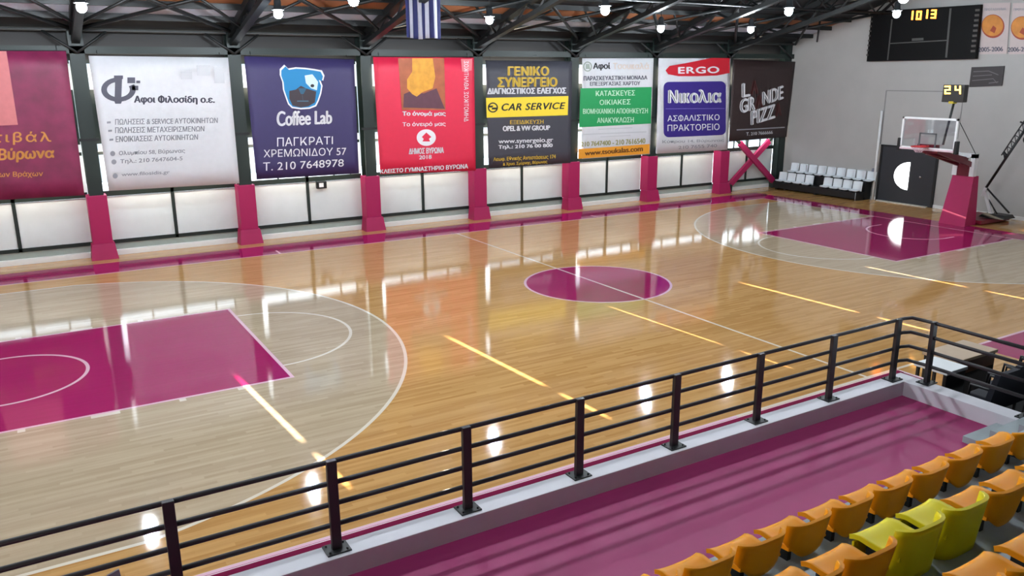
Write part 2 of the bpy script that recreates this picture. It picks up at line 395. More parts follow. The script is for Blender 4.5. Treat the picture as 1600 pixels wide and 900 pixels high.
class Board:
    """a flat thing that hangs in a plane of the hall; marks on it are placed by where the photograph shows them"""
    def __init__(s, root, axis, val, step): s.root, s.axis, s.val, s.step, s.k = root, axis, val, step, 0
    def pt(s, px, py, lift=None):
        p = at(px, py, s.axis, s.val); p[s.axis] = s.val+s.step*(1 if lift is None else lift); return p-s.root.location
    def text(s, txt, l, r, m, bold=0.0, space=1.0, shear=0.0, name='lettering', lift=1):
        # l = (x, ytop, ybottom) at the left end, r the same at the right end
        v, f = glyphs(txt, bold, space, shear); bm = bmesh.new(); vv = []
        hh = abs(l[2]-l[1])*bold*2.2
        for sh in ((0, 0), (-hh, 0), (hh, 0), (0, hh*0.5), (0, -hh*0.5)) if bold > 0.005 else ((0, 0),):
            vv = []
            for a, b in v:
                px = l[0]+(r[0]-l[0])*a+sh[0]; yt = l[1]+(r[1]-l[1])*a; yb = l[2]+(r[2]-l[2])*a
                vv.append(bm.verts.new(s.pt(px, yb+(yt-yb)*b+sh[1], lift+0.02*sh[0])))
            for q in f:
                try: bm.faces.new([vv[i] for i in q])
                except ValueError: pass
        return s._fin(bm, name, m)
    def shape(s, pts, m, name='patch', lift=0.6):
        bm = bmesh.new(); vv = [bm.verts.new(s.pt(x, y, lift)) for x, y in pts]; bm.faces.new(vv)
        return s._fin(bm, name, m)
    def rects(s, rs, m, name='patch', lift=1):
        bm = bmesh.new()
        for q in rs:
            bm.faces.new([bm.verts.new(s.pt(x, y, lift)) for x, y in q])
        return s._fin(bm, name, m)
    def _fin(s, bm, name, m):
        # give the mark a hair of thickness
        d = Vector((0, 0, 0)); d[s.axis] = -s.step*0.4
        r = bmesh.ops.extrude_face_region(bm, geom=bm.faces[:])
        bmesh.ops.translate(bm, vec=d, verts=[g for g in r['geom'] if isinstance(g, bmesh.types.BMVert)])
        bmesh.ops.recalc_face_normals(bm, faces=bm.faces[:])
        me = bpy.data.meshes.new(name); bm.to_mesh(me); bm.free(); me.materials.append(m)
        o = bpy.data.objects.new(name, me); COL.objects.link(o); o.parent = s.root; return o
def oval(cx, cy, rx, ry, n=28, a0=0, a1=2*math.pi): return [(cx+rx*math.cos(a0+(a1-a0)*k/n), cy+ry*math.sin(a0+(a1-a0)*k/n)) for k in range(n if a1-a0 > 6.28 else n+1)]
def lineq(x0, y0, x1, y1, h): return [(x0, y0-h/2), (x1, y1-h/2), (x1, y1+h/2), (x0, y0+h/2)]

YB = 9.40
BACKM = mat('banner_back', (188, 192, 198), 0.6, var=0.03)
def banner(label, corners, m, open_left=False, open_right=False, tight=0.0):
    P = [at(x, y, 1, YB) for x, y in corners]
    cl = min(COLX, key=lambda q: abs(q+0.3-P[0].x)); cr = min(COLX, key=lambda q: abs(q-0.3-P[1].x))
    if not open_left: P[0].x = cl+0.25-tight; P[3].x = cl+0.31-tight
    if not open_right: P[1].x = max(P[1].x, cr-0.2); P[2].x = max(P[2].x, cr-0.2)
    c = sum(P, Vector())/4; c.y = YB; c.z = P[0].z
    root = thing('banner', label, 'banner', c, 'sponsor banners along the window wall')
    # cloth: thin sheet with slight waves, hanging from a top hem bar
    def fn(u, v):
        p = P[0].lerp(P[1], u).lerp(P[3].lerp(P[2], u), v) - c
        p.y = 0.003*math.sin(u*9)*v+0.012; return p
    s = MB(); s.sheet(lambda u, v: fn(u, 1-v), 20, 8, -0.006); bc = s.build('banner_cloth', [m, BACKM], root)
    for q in bc.data.polygons:
        if q.normal.y > 0.5: q.material_index = 1
    s = MB(); s.tube([P[0]-c+Vector((0, 0.03, 0.0)), P[1]-c+Vector((0, 0.03, 0.0))], 0.018, 8); s.build('hem_bar', DARK, root)
    for t in (0.06, 0.94):
        q = P[0].lerp(P[1], t)-c+Vector((0, 0.03, 0)); MB().tube([q, q+Vector((0, 0.07, 0.14))], 0.008, 6).build('tie_strap', DARK, root)
    return Board(root, 1, YB, -0.006)
def bm_(name, rgb, **k): return mat(name, rgb, 0.5, trans=k.pop('trans', 0.008), var=k.pop('var', 0.03), **k)
INK = mat('ink_grey', (84, 84, 98), 0.5, var=0); INK2 = mat('ink_pale_grey', (150, 152, 160), 0.5, var=0); INKW = mat('ink_white', (235, 235, 240), 0.5, var=0)
INKG = mat('ink_gold', (224, 186, 60), 0.5, var=0); INKD = mat('ink_dark', (34, 34, 38), 0.5, var=0); INKO = mat('ink_amber', (218, 150, 70), 0.5, var=0)
INKP = mat('ink_light_grey', (196, 198, 202), 0.5, var=0)
# 1 maroon festival banner
b = banner('maroon festival banner with amber Greek letters, at the left edge', [(-90, 79), (103, 80), (132, 305), (-66, 316)], bm_('maroon_cloth', (128, 36, 76), var=0.34, vscale=2.2), False, True)
b.shape([(-89, 79), (10, 80), (28, 195), (-78, 200)], mat('salmon_print', (206, 120, 122), 0.5, var=0.08), 'print_panel')
b.text('Φεστιβάλ', (-75, 206, 228), (80, 205, 225), INKO, 0.01, 1.25)
b.text('Βύρωνα', (-2, 232, 255), (84, 231, 250), INKO, 0.02)
b.text('στη σκιά των Βράχων', (-60, 270, 280), (67, 267, 277), INKO, 0.01)
# 2 white motor banner
b = banner('white banner with dark grey ring emblem and grey Greek text lines', [(135, 87), (347, 90), (369, 287), (161, 299)], bm_('white_cloth', (214, 215, 219), trans=0.02))
ring = oval(185, 140, 27, 19); 
b.rects([[ring[k], ring[(k+1) % 28], (185+18*math.cos(2*math.pi*(k+1)/28), 140+12*math.sin(2*math.pi*(k+1)/28)), (185+18*math.cos(2*math.pi*k/28), 140+12*math.sin(2*math.pi*k/28))] for k in range(28) if k not in (22, 23, 24, 25)] +
        [[(199, 121), (211, 121), (211, 130), (199, 130)], [(206, 134), (216, 134), (216, 141), (206, 141)], [(213, 126), (219, 126), (219, 130), (213, 130)]], INK, 'emblem')
b.shape([(178, 118), (192, 118), (192, 123), (190.5, 124), (189.5, 156), (191, 157), (189, 162), (180, 162), (178, 157), (179, 156), (180, 124), (178, 123)], INK, 'emblem', 2.2)
b.text('Αφοι Φιλοσίδη ο.ε.', (210, 149, 163), (335, 150, 163), INK, 0.025)
for i, (t, xl, xr, yl, yr) in enumerate((('ΠΩΛΗΣΕΙΣ & SERVICE ΑΥΤΟΚΙΝΗΤΩΝ', 180, 340, 191, 188), ('ΠΩΛΗΣΕΙΣ ΜΕΤΑΧΕΙΡΙΣΜΕΝΩΝ', 180, 319, 204, 201), ('ΕΝΟΙΚΙΑΣΕΙΣ ΑΥΤΟΚΙΝΗΤΩΝ', 181, 309, 218, 214))):
    b.text(t, (xl, yl-5, yl+4), (xr, yr-4, yr+4), INK2, 0.012); b.rects([lineq(167+i*2, yl+0.5, 173+i*2, yl, 3)], INK2, 'bullet')
b.text('Ολυμπίου 58, Βύρωνας', (186, 236, 244), (289, 232, 240), INK2, 0.012); b.text('Τηλ.: 210 7647604-5', (188, 249, 257), (285, 244, 252), INK2, 0.012); b.text('www.filosidis.gr', (190, 270, 277), (265, 266, 273), INK2, 0.012)
for x, y in ((176, 240), (178, 253), (180, 275)): b.shape(oval(x, y, 4, 4, 12), INK2, 'bullet')
b.rects([[(307, 102), (328, 102), (328, 118), (308, 118)], [(334, 105), (349, 105), (351, 130), (335, 130)], [(282, 112), (300, 112), (300, 124), (283, 124)]], INKP, 'print_panel')
# 3 navy dog banner
b = banner('navy banner with blue dog head emblem above white address lettering', [(383, 88), (553, 93), (561, 271), (394, 281)], bm_('navy_cloth', (58, 50, 98), var=0.05), False, True)
DOG = [(437, 117), (437, 108), (444, 101), (450, 107), (462, 105), (478, 106), (492, 108), (503, 110), (507, 118), (505, 126), (500, 124), (504, 134), (502, 146), (498, 158), (494, 166), (484, 170), (470, 171), (456, 169), (450, 163), (446, 152), (442, 140), (441, 128)]
b.shape(DOG, INKW, 'emblem', 0.6)
cx, cy = 472, 138
b.shape([(cx+(x-cx)*0.93, cy+(y-cy)*0.93) for x, y in DOG], mat('ink_blue', (20, 132, 190), 0.5, var=0), 'emblem', 0.9)
b.shape([(476, 118), (488, 116), (497, 128), (495, 141), (486, 138), (478, 130)], mat('ink_ice', (206, 232, 242), 0.5, var=0), 'emblem', 1.2)
b.shape([(452, 142), (462, 140), (470, 134), (478, 138), (494, 143), (492, 160), (482, 166), (470, 168), (457, 165), (452, 154)], mat('ink_brown', (58, 48, 56), 0.5, var=0), 'emblem', 1.2)
b.shape([(466, 138), (479, 138), (474, 147), (470, 147)], mat('ink_steel', (40, 92, 120), 0.5, var=0), 'emblem', 1.5)
b.shape(oval(488, 134, 3, 2.6, 12), INKD, 'emblem', 1.5)
b.rects([lineq(464, 158, 482, 158, 1.6), lineq(472, 148, 473.5, 157, 1.2)], mat('ink_steel2', (70, 110, 130), 0.5, var=0), 'emblem', 1.5)
b.text('Coffee Lab', (433, 174, 197), (518, 173, 193), INKW, 0.018)
b.text('ΠΑΓΚΡΑΤΙ', (433, 215, 229), (520, 213, 225), INKW, 0.0); b.text('ΧΡΕΜΩΝΙΔΟΥ 57', (412, 234, 246), (541, 230, 242), INKW, 0.0); b.text('Τ. 210 7648978', (411, 254, 267), (537, 248, 260), INKW, 0.0)
# 4 red banner
b = banner('red banner with yellow portrait picture and white round emblem', [(584, 89), (740, 90), (737, 267), (595, 272)], bm_('red_cloth', (226, 40, 76), var=0.03), tight=0.05)
b.shape([(622, 91), (694, 91), (696, 172), (628, 172)], mat('print_tan', (176, 96, 60), 0.5, var=0.25, vscale=3), 'print_panel', 0.5)
b.shape([(631, 147), (640, 143), (662, 146), (682, 138), (690, 158), (695, 170), (630, 168)], mat('print_plum', (98, 58, 72), 0.5, var=0.1), 'print_panel', 0.8)
b.shape([(644, 91), (676, 91), (680, 120), (676, 138), (660, 144), (651, 151), (644, 147), (636, 138), (636, 124), (644, 112)], mat('print_yellow', (226, 160, 52), 0.5, var=0.2, vscale=5), 'print_panel', 1.1)
b.text('Το όνομά μας', (629, 174, 182), (696, 174, 182), INKW, 0.03); b.text('Το όνειρό μας', (629, 191, 199), (696, 190, 198), INKW, 0.015)
b.shape(oval(666, 215, 15, 13), INKW, 'emblem', 0.6)
b.shape([(659, 214), (666, 207), (674, 214), (670, 217), (672, 221), (660, 221), (662, 217)], mat('ink_red', (226, 40, 76), 0.5, var=0), 'emblem', 1)
b.text('ΔΗΜΟΣ ΒΥΡΩΝΑ', (639, 232, 241), (693, 230, 239), INKW, 0.02); b.text('2018', (655, 243, 249), (674, 242, 248), INKW, 0.02)
b.text('ΚΛΕΙΣΤΟ ΓΥΜΝΑΣΤΗΡΙΟ ΒΥΡΩΝΑ', (594, 265, 271), (731, 256, 263), INKW, 0.025)
b.shape([(720, 92), (738, 92), (737, 110), (722, 112)], mat('print_pale', (230, 120, 130), 0.5, var=0.05), 'print_panel', 0.5)
v, f = glyphs('ΔΗΜΟΤΙΚΟΣ ΑΘΛΗΤΙΚΟΣ', 0.01)
bm = bmesh.new(); vv = [bm.verts.new(b.pt(732-(1-c2)*-7-7, 190-a*95, 1)) for a, c2 in [(q[0], 1-q[1]) for q in v]]
for q in f:
    try: bm.faces.new([vv[i] for i in q])
    except ValueError: pass
b._fin(bm, 'lettering', INKW)
# 5 charcoal garage banner
b = banner('charcoal garage banner with yellow car service band', [(759, 95), (891, 96), (885, 255), (763, 263)], bm_('charcoal_cloth', (66, 66, 76), var=0.04))
b.text('ΓΕΝΙΚΟ', (794, 104, 118), (857, 104, 118), INKG, 0.03); b.text('ΣΥΝΕΡΓΕΙΟ', (778, 121, 136), (870, 121, 135), INKG, 0.03); b.text('ΔΙΑΓΝΩΣΤΙΚΟΣ ΕΛΕΓΧΟΣ', (762, 138, 147), (884, 137, 146), INKW, 0.035)
b.shape([(759.5, 153), (888, 150), (887, 180), (760.5, 184)], mat('print_car_yellow', (246, 216, 52), 0.5, var=0.02), 'print_panel', 0.5)
b.text('CAR SERVICE', (784, 162, 173), (883, 160, 170), INKD, 0.02, 1.1, 0.25)
o_, i_ = oval(770, 168, 8, 8, 20), oval(770, 168, 6, 6, 20)
b.rects([[o_[k], o_[(k+1) % 20], i_[(k+1) % 20], i_[k]] for k in range(20)] + [[(763, 165), (771, 165), (769, 168), (763, 168)], [(769, 168), (777, 168), (777, 171), (768, 171)]], INKD, 'emblem')
b.text('ΕΞΕΙΔΙΚΕΥΣΗ', (797, 188, 194), (849, 187, 193), INKG, 0.015); b.text('OPEL & VW GROUP', (786, 197, 205), (859, 196, 203), INKW, 0.03)
b.text('www.synergeio.gr', (779, 218, 226), (864, 215, 224), INKW, 0.015); b.text('Τηλ.: 210 76 00 800', (779, 227, 234), (863, 224, 231), INKW, 0.03)
b.text('Λεωφ. Εθνικής Αντιστάσεως 174', (771, 246, 253), (868, 241, 249), INKG, 0.01); b.text('& Χρυσ. Σμύρνης, Βύρωνας', (786, 254, 260), (855, 250, 256), INKG, 0.01)
# 6 green striped banner
b = banner('white banner with broad green stripe and orange web address strip', [(907, 91), (1020, 91), (1015, 241), (903, 249)], bm_('white_cloth_two', (214, 215, 219), trans=0.02))
b.shape([(907, 138), (1018, 136), (1017, 193), (905, 199)], mat('print_green', (28, 150, 84), 0.5, var=0.03), 'print_panel', 0.5)
b.shape([(904, 233), (1015, 225), (1014.5, 240), (903.5, 248)], mat('print_orange', (232, 156, 44), 0.5, var=0.03), 'print_panel', 0.5)
b.text('Αφοί', (927, 98, 110), (953, 98, 110), INKD, 0.02); b.text('Τσουκαλά', (958, 98, 108), (1014, 98, 108), mat('ink_cream', (222, 206, 196), 0.5, var=0), 0.02)
o_, i_ = oval(918, 104, 7, 8, 20), oval(918, 104, 5, 6, 20); b.rects([[o_[k], o_[(k+1) % 20], i_[(k+1) % 20], i_[k]] for k in range(20)]+[[(915, 100), (921, 100), (922, 108), (915, 108)]], mat('ink_sage', (150, 160, 150), 0.5, var=0), 'emblem')
b.text('ΠΑΡΑΣΚΕΥΑΣΤΙΚΗ ΜΟΝΑΔΑ', (912, 119, 126), (1011, 118, 124), INK, 0.02); b.text('ΕΠΕΞΕΡΓΑΣΙΑΣ ΧΑΡΤΟΥ', (922, 128, 134), (1000, 127, 133), INK, 0.02)
for t, xl, xr, y in (('ΚΑΤΑΣΚΕΥΕΣ', 931, 992, 146), ('ΟΙΚΙΑΚΕΣ', 937, 985, 160), ('ΒΙΟΜΗΧΑΝΙΚΗ ΑΠΟΘΗΚΕΥΣΗ', 911, 1012, 174), ('ΑΝΑΚΥΚΛΩΣΗ', 933, 990, 188)): b.text(t, (xl, y-4, y+4), (xr, y-5, y+3), mat('ink_mint', (196, 232, 204), 0.5, var=0), 0.01)
b.rects([lineq(935, 202, 988, 199.5, 1.4), lineq(911, 210, 1010, 206, 1.8), lineq(938, 214, 985, 211.5, 1.2)], INKP, 'lettering')
b.text('210 7647400 - 210 7616540', (908, 222, 229), (1008, 216, 224), mat('ink_olive', (150, 150, 96), 0.5, var=0), 0.02); b.text('www.tsoukalas.com', (914, 236, 243), (1004, 228, 236), mat('ink_rust', (110, 66, 20), 0.5, var=0), 0.03)
# 7 insurance banner
b = banner('white insurance banner with red oval above dark blue rounded panel', [(1038, 91), (1142, 91), (1137, 234), (1030, 240)], bm_('white_cloth_three', (214, 215, 219), trans=0.02), tight=0.2)
b.shape([(1040, 110), (1046, 103), (1070, 99), (1095, 94), (1112, 90.5), (1140, 91), (1140, 114), (1120, 118), (1090, 119), (1060, 119), (1044, 116)], mat('print_red', (196, 24, 44), 0.5, var=0.02), 'print_panel', 0.6)
b.text('ERGO', (1060, 105, 115), (1123, 104, 114), INKW, 0.03, 1.1)
def rr(x0, yl0, yl1, x1, yr0, yr1, r):
    pts = []
    for cxx, cyy, a in ((x0+r, yl1-r, 90), (x0+r, yl0+r, 180), (x1-r, yr0+r, 270), (x1-r, yr1-r, 360)):
        for k in range(7): t = math.radians(a+15*k); pts.append((cxx+r*math.cos(t), cyy+r*math.sin(t)))
    return pts
b.shape(rr(1037, 128, 214.5, 1134, 127, 211, 8), mat('print_indigo', (52, 34, 128), 0.5, var=0.03), 'print_panel', 0.6)
b.text('Νικολια', (1045, 141, 161), (1126, 140, 160), INKW, 0.03); b.text('ΑΣΦΑΛΙΣΤΙΚΟ', (1043, 180, 190), (1124, 178, 188), INKW, 0.0); b.text('ΠΡΑΚΤΟΡΕΙΟ', (1043, 195, 205), (1124, 193, 203), INKW, 0.0)
b.rects([lineq(1040, 170, 1132, 169.5, 1)], mat('ink_violet', (110, 96, 180), 0.5, var=0), 'rule_line')
b.text('Κύπρου 14, Βύρωνας', (1035, 219, 225), (1131, 217, 222), INK2, 0.01); b.text('210 7655 740', (1060, 228, 233), (1120, 225, 230), INK2, 0.01)
# 8 brown banner
b = banner('dark brown banner with slanting white capital letters, next to end wall', [(1150, 93), (1243, 97), (1229, 214), (1143, 221)], bm_('brown_cloth', (52, 38, 38), var=0.12), tight=0.2)
BRN = mat('ink_maroon', (84, 44, 44), 0.5, var=0)
b.text('L', (1160, 131, 152), (1171, 129, 150), INKW, 0.03); b.text('A', (1173, 127, 148), (1184, 125, 146), BRN, 0.03)
b.text('GR', (1157, 156, 177), (1179, 150, 171), INKW, 0.03); b.text('A', (1181, 150, 170), (1191, 147, 167), BRN, 0.03); b.text('NDE', (1192, 144, 164), (1223, 134, 154), INKW, 0.03)
b.text('PIZZ', (1174, 174, 195), (1210, 163, 184), INKW, 0.03); b.text('A', (1212, 162, 182), (1220, 160, 180), BRN, 0.03)
b.rects([lineq(1151, 203, 1226, 199, 1.6)], INK2, 'lettering'); b.text('Τ. 210 7666666', (1166, 207, 212), (1207, 204, 209), INKP, 0.02)

# pink padded cross brace under the brown banner, dark where bare
c = thing('cross_brace', 'magenta padded steel cross brace under the brown banner', 'brace', (15.5, 9.66, 0))
for s, x0, x1 in ((0, 16.95, 14.3), (1, 14.3, 16.95)):
    y = 9.62+0.11*s; a, b2 = Vector((x0-15.5, y-9.66, 0.25)), Vector((x1-15.5, y-9.66, 2.35))
    MB().bar(a, b2, 0.09, 0.1).build('brace_bar', GREEN, c)
    MB().bar(a.lerp(b2, 0.02), a.lerp(b2, 0.86), 0.12, 0.24).build('brace_pad', MAGP, c)
for x in (14.28, 16.97): MB().box((x-15.5-0.1, -0.06, 0.0), (x-15.5+0.1, 0.16, 0.3)).build('brace_foot', GREEN, c)

# small floodlight clipped under the navy banner
c = thing('floodlight', 'small black floodlight clamped to the window rail under navy banner', 'lamp', at(502, 288, 1, 9.78))
MB().box((-0.16, -0.06, -0.13), (0.16, 0.08, 0.1), 0.015).build('housing', BLACK, c)
MB().box((-0.09, -0.075, -0.08), (0.05, -0.055, 0.05)).build('lens', mat('floodlight_lens', (236, 238, 240), 0.2), c)
MB().box((-0.05, 0.06, 0.02), (0.05, 0.16, 0.09)).build('bracket', DARK, c)

# ------------------------------------------------------------------ lamps
LENS = mat('lamp_lens', (255, 255, 255), 0.4, emit=(236, 246, 255), estr=LAMP, var=0)
SHELL = mat('lamp_shell', (70, 74, 78), 0.4, 0.6)
lamps = [(-10.11, 5.38, 6.4, 'leftmost high bay lamp, above the maroon and white banners'), (-5.83, 5.38, 6.4, 'high bay lamp above the navy dog banner'), (0.09, 5.38, 6.42, 'high bay lamp right of the striped flag'), (6.36, 5.38, 6.33, 'high bay lamp above the green striped banner'), (10.39, 5.38, 6.39, 'high bay lamp above the brown banner edge'),
         (-5.5, 1.05, 6.4, 'high bay lamp cut by the photo top left of the flag'), (0.65, 0.8, 6.4, 'bright high bay lamp above the charcoal banner'), (6.95, 0.8, 6.58, 'high bay lamp beside the sloping end wall edge'), (11.7, 0.8, 6.66, 'high bay lamp seen in front of the scoreboard corner'), (4.54, -4.29, 6.45, 'high bay lamp at the photo top above the scoreboard'),
         (-14.3, 5.38, 6.4, None), (-12, 0.8, 6.4, None)]+[(x, -4.3, 6.45, None) for x in (-16, -13, -10, -7, -4, -1)]+[(9.5, -4.3, 6.45, 'high bay lamp at the photo top above the ball posters'), (-12, -9.5, 6.8, None), (-5, -9.5, 6.8, None), (2, -9.5, 6.8, None)]  # lamps without a label are added out of view for light and rail shadows
proto = None
for x, y, z, lab in lamps:
    lab = lab or 'unseen high bay lamp added out of frame to light the hall'
    if proto is None:
        proto = thing('high_bay_lamp', lab, 'lamp', (x, y, z), 'high bay lamps under the roof')
        MB().lathe([(0.02, -0.115), (0.06, -0.1), (0.095, -0.055), (0.105, 0.0), (0.095, 0.06), (0.06, 0.1)], (0, 0, 0), 20).build('lens', LENS, proto)
        MB().lathe([(0.15, 0.085), (0.155, 0.105), (0.09, 0.15), (0.085, 0.3), (0.05, 0.36)], (0, 0, 0), 20).build('housing', SHELL, proto)
        MB().tube([(0, 0, 0.33), (0, 0, 0.62)], 0.015, 6).build('hanger_rod', DARK, proto)
    else: copy_thing(proto, (x, y, z), lab)

# ------------------------------------------------------------------ flag
c = thing('flag', 'blue and white striped flag hanging from the roof truss', 'flag', (-2.0, 5.25, 5.88))
FB, FW = mat('flag_blue', (44, 50, 104), 0.8, trans=0.1), mat('flag_white', (196, 198, 212), 0.8, trans=0.1)
for k in range(9):
    x0, x1 = -0.52+k*1.04/9, -0.52+(k+1)*1.04/9
    s = MB(); s.sheet(lambda u, v: Vector((x0+(x1-x0)*u, 0.05*math.sin((x0+(x1-x0)*u)*16)*(1-0.5*v), -0.0+1.2*v+0.02*math.sin(x0*9))), 3, 10, 0.004); s.build('flag_stripe', FB if k % 2 == 0 else FW, c)
MB().tube([(-0.6, 0, 1.2), (0.6, 0, 1.2)], 0.02, 8).build('flag_pole', DARK, c)

# ------------------------------------------------------------------ right end wall fittings (plane x = 17.5)
def wp(px, py, x=17.5): return at(px, py, 0, x)
# door with half-round window
dz = struct(MB().box((17.44, 2.5, 0.0), (17.52, 4.74, 2.14), 0.01).build('door_1', mat('door_paint', (46, 49, 54), 0.5)))
pts = [(17.425, 3.5+0.0, 1.08+0.53)]+[(17.425, 3.5+0.62*math.sin(t), 1.08+0.53*math.cos(t)) for t in [math.pi*k/20 for k in range(1, 20)]]+[(17.425, 3.5, 1.08-0.53)]
MB().poly(pts, (0.02, 0, 0)).build('door_pane', mat('bright_pane', (255, 255, 255), 0.3, emit=(255, 255, 255), estr=3.0, var=0), dz)  # pane glows in place of daylight behind the door
MB().lathe([(0.03, -0.05), (0.05, -0.03), (0.05, 0.0)], (17.44, 3.02, 1.1), 14, 'x').build('door_handle', mat('chrome', (190, 190, 190), 0.25, 0.9), dz)
s = MB(); s.box((17.42, 4.74, 0), (17.5, 4.82, 2.2)); s.box((17.42, 2.42, 0), (17.5, 2.5, 2.2)); s.box((17.42, 2.42, 2.14), (17.5, 4.82, 2.2)); struct(s.build('trim_3', DARK))
struct(MB().box((17.3, 2.6, 0), (17.44, 4.7, 0.035)).build('trim_4', mat('threshold', (200, 196, 186), 0.6)))
# old opening outline on the wall
s = MB(); s.box((17.485, 1.8, 4.24), (17.5, 4.9, 4.28)); s.box((17.485, 4.88, 2.2), (17.5, 4.92, 4.26)); s.box((17.485, 1.8, 2.6), (17.5, 1.83, 4.26)); struct(s.build('trim_5', mat('wall_groove', (140, 140, 138), 0.8)))
c = thing('wall_pipe', 'white vertical pipe on the end wall beside the dark door', 'pipe', (17.4, 4.93, 0))
MB().tube([(0, 0, 0), (0, 0, 3.5)], 0.05, 10).build('pipe_run', WHITE, c); MB().box((-0.06, 0.03, 1.12), (0.08, 0.13, 1.24), 0.01).build('junction_box', mat('grey_plastic', (120, 124, 140), 0.5), c)
# scoreboard
p = wp(1443, 56, 17.3); p.x = 17.4
c = thing('scoreboard', 'large black scoreboard with amber digits high on the end wall', 'scoreboard', p)
B4 = [wp(1362, 18, 17.28)-p, wp(1532, 7, 17.28)-p, wp(1524, 92, 17.28)-p, wp(1354, 96, 17.28)-p]
MB().poly(B4, (0.16, 0, 0)).build('cabinet', mat('scoreboard_black', (6, 6, 7), 0.6, spec=0.2), c)
bd = Board(c, 0, 17.28, -0.008)
GR = mat('scoreboard_line', (74, 74, 72), 0.5, var=0)
bd.rects([[(1393, 30), (1395, 30), (1388, 94), (1386, 94)], [(1484, 13), (1487, 13), (1480, 90), (1477, 90)], lineq(1391, 68, 1480, 63, 1.6), [(1425, 60), (1443, 59), (1443, 63), (1425, 64)]], GR, 'divider_line')
SEG = {'0': 'abcdef', '1': 'bc', '3': 'abgcd', '2': 'abged', '4': 'fgbc', '8': 'abcdefg'}
def digit(ch, x, y, w, h, t, sl=0.0):
    q = []; S = {'a': (x, y, x+w, y+t), 'g': (x, y+h/2-t/2, x+w, y+h/2+t/2), 'd': (x, y+h-t, x+w, y+h), 'f': (x, y, x+t, y+h/2), 'b': (x+w-t, y, x+w, y+h/2), 'e': (x, y+h/2, x+t, y+h), 'c': (x+w-t, y+h/2, x+w, y+h)}
    for k in SEG[ch]:
        a, b_, c_, d_ = S[k]; q.append([(u+(y+h-v_)*sl, v_) for u, v_ in ((a, b_), (c_, b_), (c_, d_), (a, d_))])
    return q
AMB = mat('led_amber', (255, 170, 60), 0.4, emit=(255, 160, 50), estr=5.0, var=0)
for ch, x in (('1', 1418), ('0', 1431), ('1', 1441), ('3', 1454)): bd.rects(digit(ch, x, 17 if x < 1440 else 15, 8.5, 14, 2.6, 0.1), AMB, 'led_digit')
LB = mat('scoreboard_text', (70, 66, 62), 0.5, var=0)
bd.rects([lineq(1361+i*-0.9, 26+i*7.5, 1364-i*0.9, 26+i*7.5, 3) for i in range(9)], LB, 'lettering'); bd.rects([lineq(1524-i*0.9, 16+i*8, 1531-i*0.9, 15.6+i*8, 3.5) for i in range(9)], LB, 'lettering')
# posters with ball discs
PW = mat('poster_white', (196, 182, 180), 0.6, var=0.04); BALL = mat('ball_print', (206, 134, 56), 0.6, var=0.2, vscale=4); BRED = mat('ball_red', (160, 70, 44), 0.6, var=0.1)
for lab, ox, txt in (('white poster with orange ball disc, touching the scoreboard', 0, '2005-2006'), ('white poster with orange ball disc at the right photo edge', 46, '2006-2007')):
    p = wp(1553+ox, 45-ox*0.02, 17.46); c = thing('poster', lab, 'poster', p, 'ball posters beside the scoreboard')
    Q = [wp(1536.5+ox, 5, 17.46)-p, wp(1579+ox, 4, 17.46)-p, wp(1573+ox, 84, 17.46)-p, wp(1530.5+ox, 85, 17.46)-p]
    MB().poly(Q, (0.02, 0, 0)).build('poster_sheet', PW, c)
    bd = Board(c, 0, 17.46, -0.006); dy = ox*0.06
    bd.shape(oval(1551.5+ox, 41+dy, 18, 18.5), BRED, 'ball_disc', 0.4); bd.shape(oval(1551+ox, 40+dy, 16.5, 16.5), BALL, 'ball_disc', 0.8)
    bd.shape([(1552+ox, 40+dy), (1557+ox, 44+dy), (1554+ox, 52+dy), (1547+ox, 48+dy)], BRED, 'ball_disc', 1.2)
    bd.text('ΠΡΩΤΑΘΛΗΜΑ', (1538+ox, 13, 17), (1572+ox, 12, 16), INK2, 0.01); bd.text(txt, (1529+ox, 74, 81), (1567+ox, 73, 80), INK, 0.02)
# plaque
p = wp(1542, 120, 17.44); c = thing('plaque', 'dark square plaque with scribbled grey lines on the end wall', 'plaque', p)
MB().poly([wp(1518, 105, 17.44)-p, wp(1569, 103, 17.44)-p, wp(1565, 134, 17.44)-p, wp(1514, 136, 17.44)-p], (0.05, 0, 0)).build('board', mat('plaque_black', (46, 40, 42), 0.5), c)
bd = Board(c, 0, 17.44, -0.006); bd.rects([lineq(1521, 112, 1545, 111, 1.4), lineq(1545, 111, 1560, 117, 1.4), lineq(1520, 119, 1550, 117, 1.2), lineq(1519, 126, 1552, 123, 1.2), lineq(1552, 123, 1558, 130, 1.4), lineq(1545, 130, 1560, 128, 1.4)], mat('plaque_line', (104, 100, 102), 0.5, var=0), 'lettering')

# ------------------------------------------------------------------ basketball stand
h = thing('basketball_hoop', 'portable basketball hoop with magenta padded tower before the end wall', 'basketball hoop', (14.9, 0, 0))
def loc(x, y, z): return (x-14.9, y, z)
BB0, BB1, BY = 2.60, 3.57, 0.92
s = MB()
for a, b2 in (((12.78, -BY, BB1-0.06), (12.84, BY, BB1)), ((12.78, -BY, BB0), (12.84, BY, BB0+0.05)), ((12.78, -BY, BB0), (12.84, -BY+0.06, BB1)), ((12.78, BY-0.06, BB0), (12.84, BY, BB1))): s.box(loc(*a), loc(*b2))
bf = s.build('backboard', WHITE, h)
MB().box(loc(12.80, -BY+0.05, BB0+0.04), loc(12.815, BY-0.05, BB1-0.05)).build('glass_panel', glass_mat('board_glass', (0.93, 0.95, 0.97), 0.08), bf)
s = MB(); t = 0.045; z0, z1, yy = 2.66, 3.1, 0.29
for a, b2 in (((12.785, -yy, z1-t), (12.798, yy, z1)), ((12.785, -yy, z0), (12.798, -yy+t, z1)), ((12.785, yy-t, z0), (12.798, yy, z1))): s.box(loc(*a), loc(*b2))
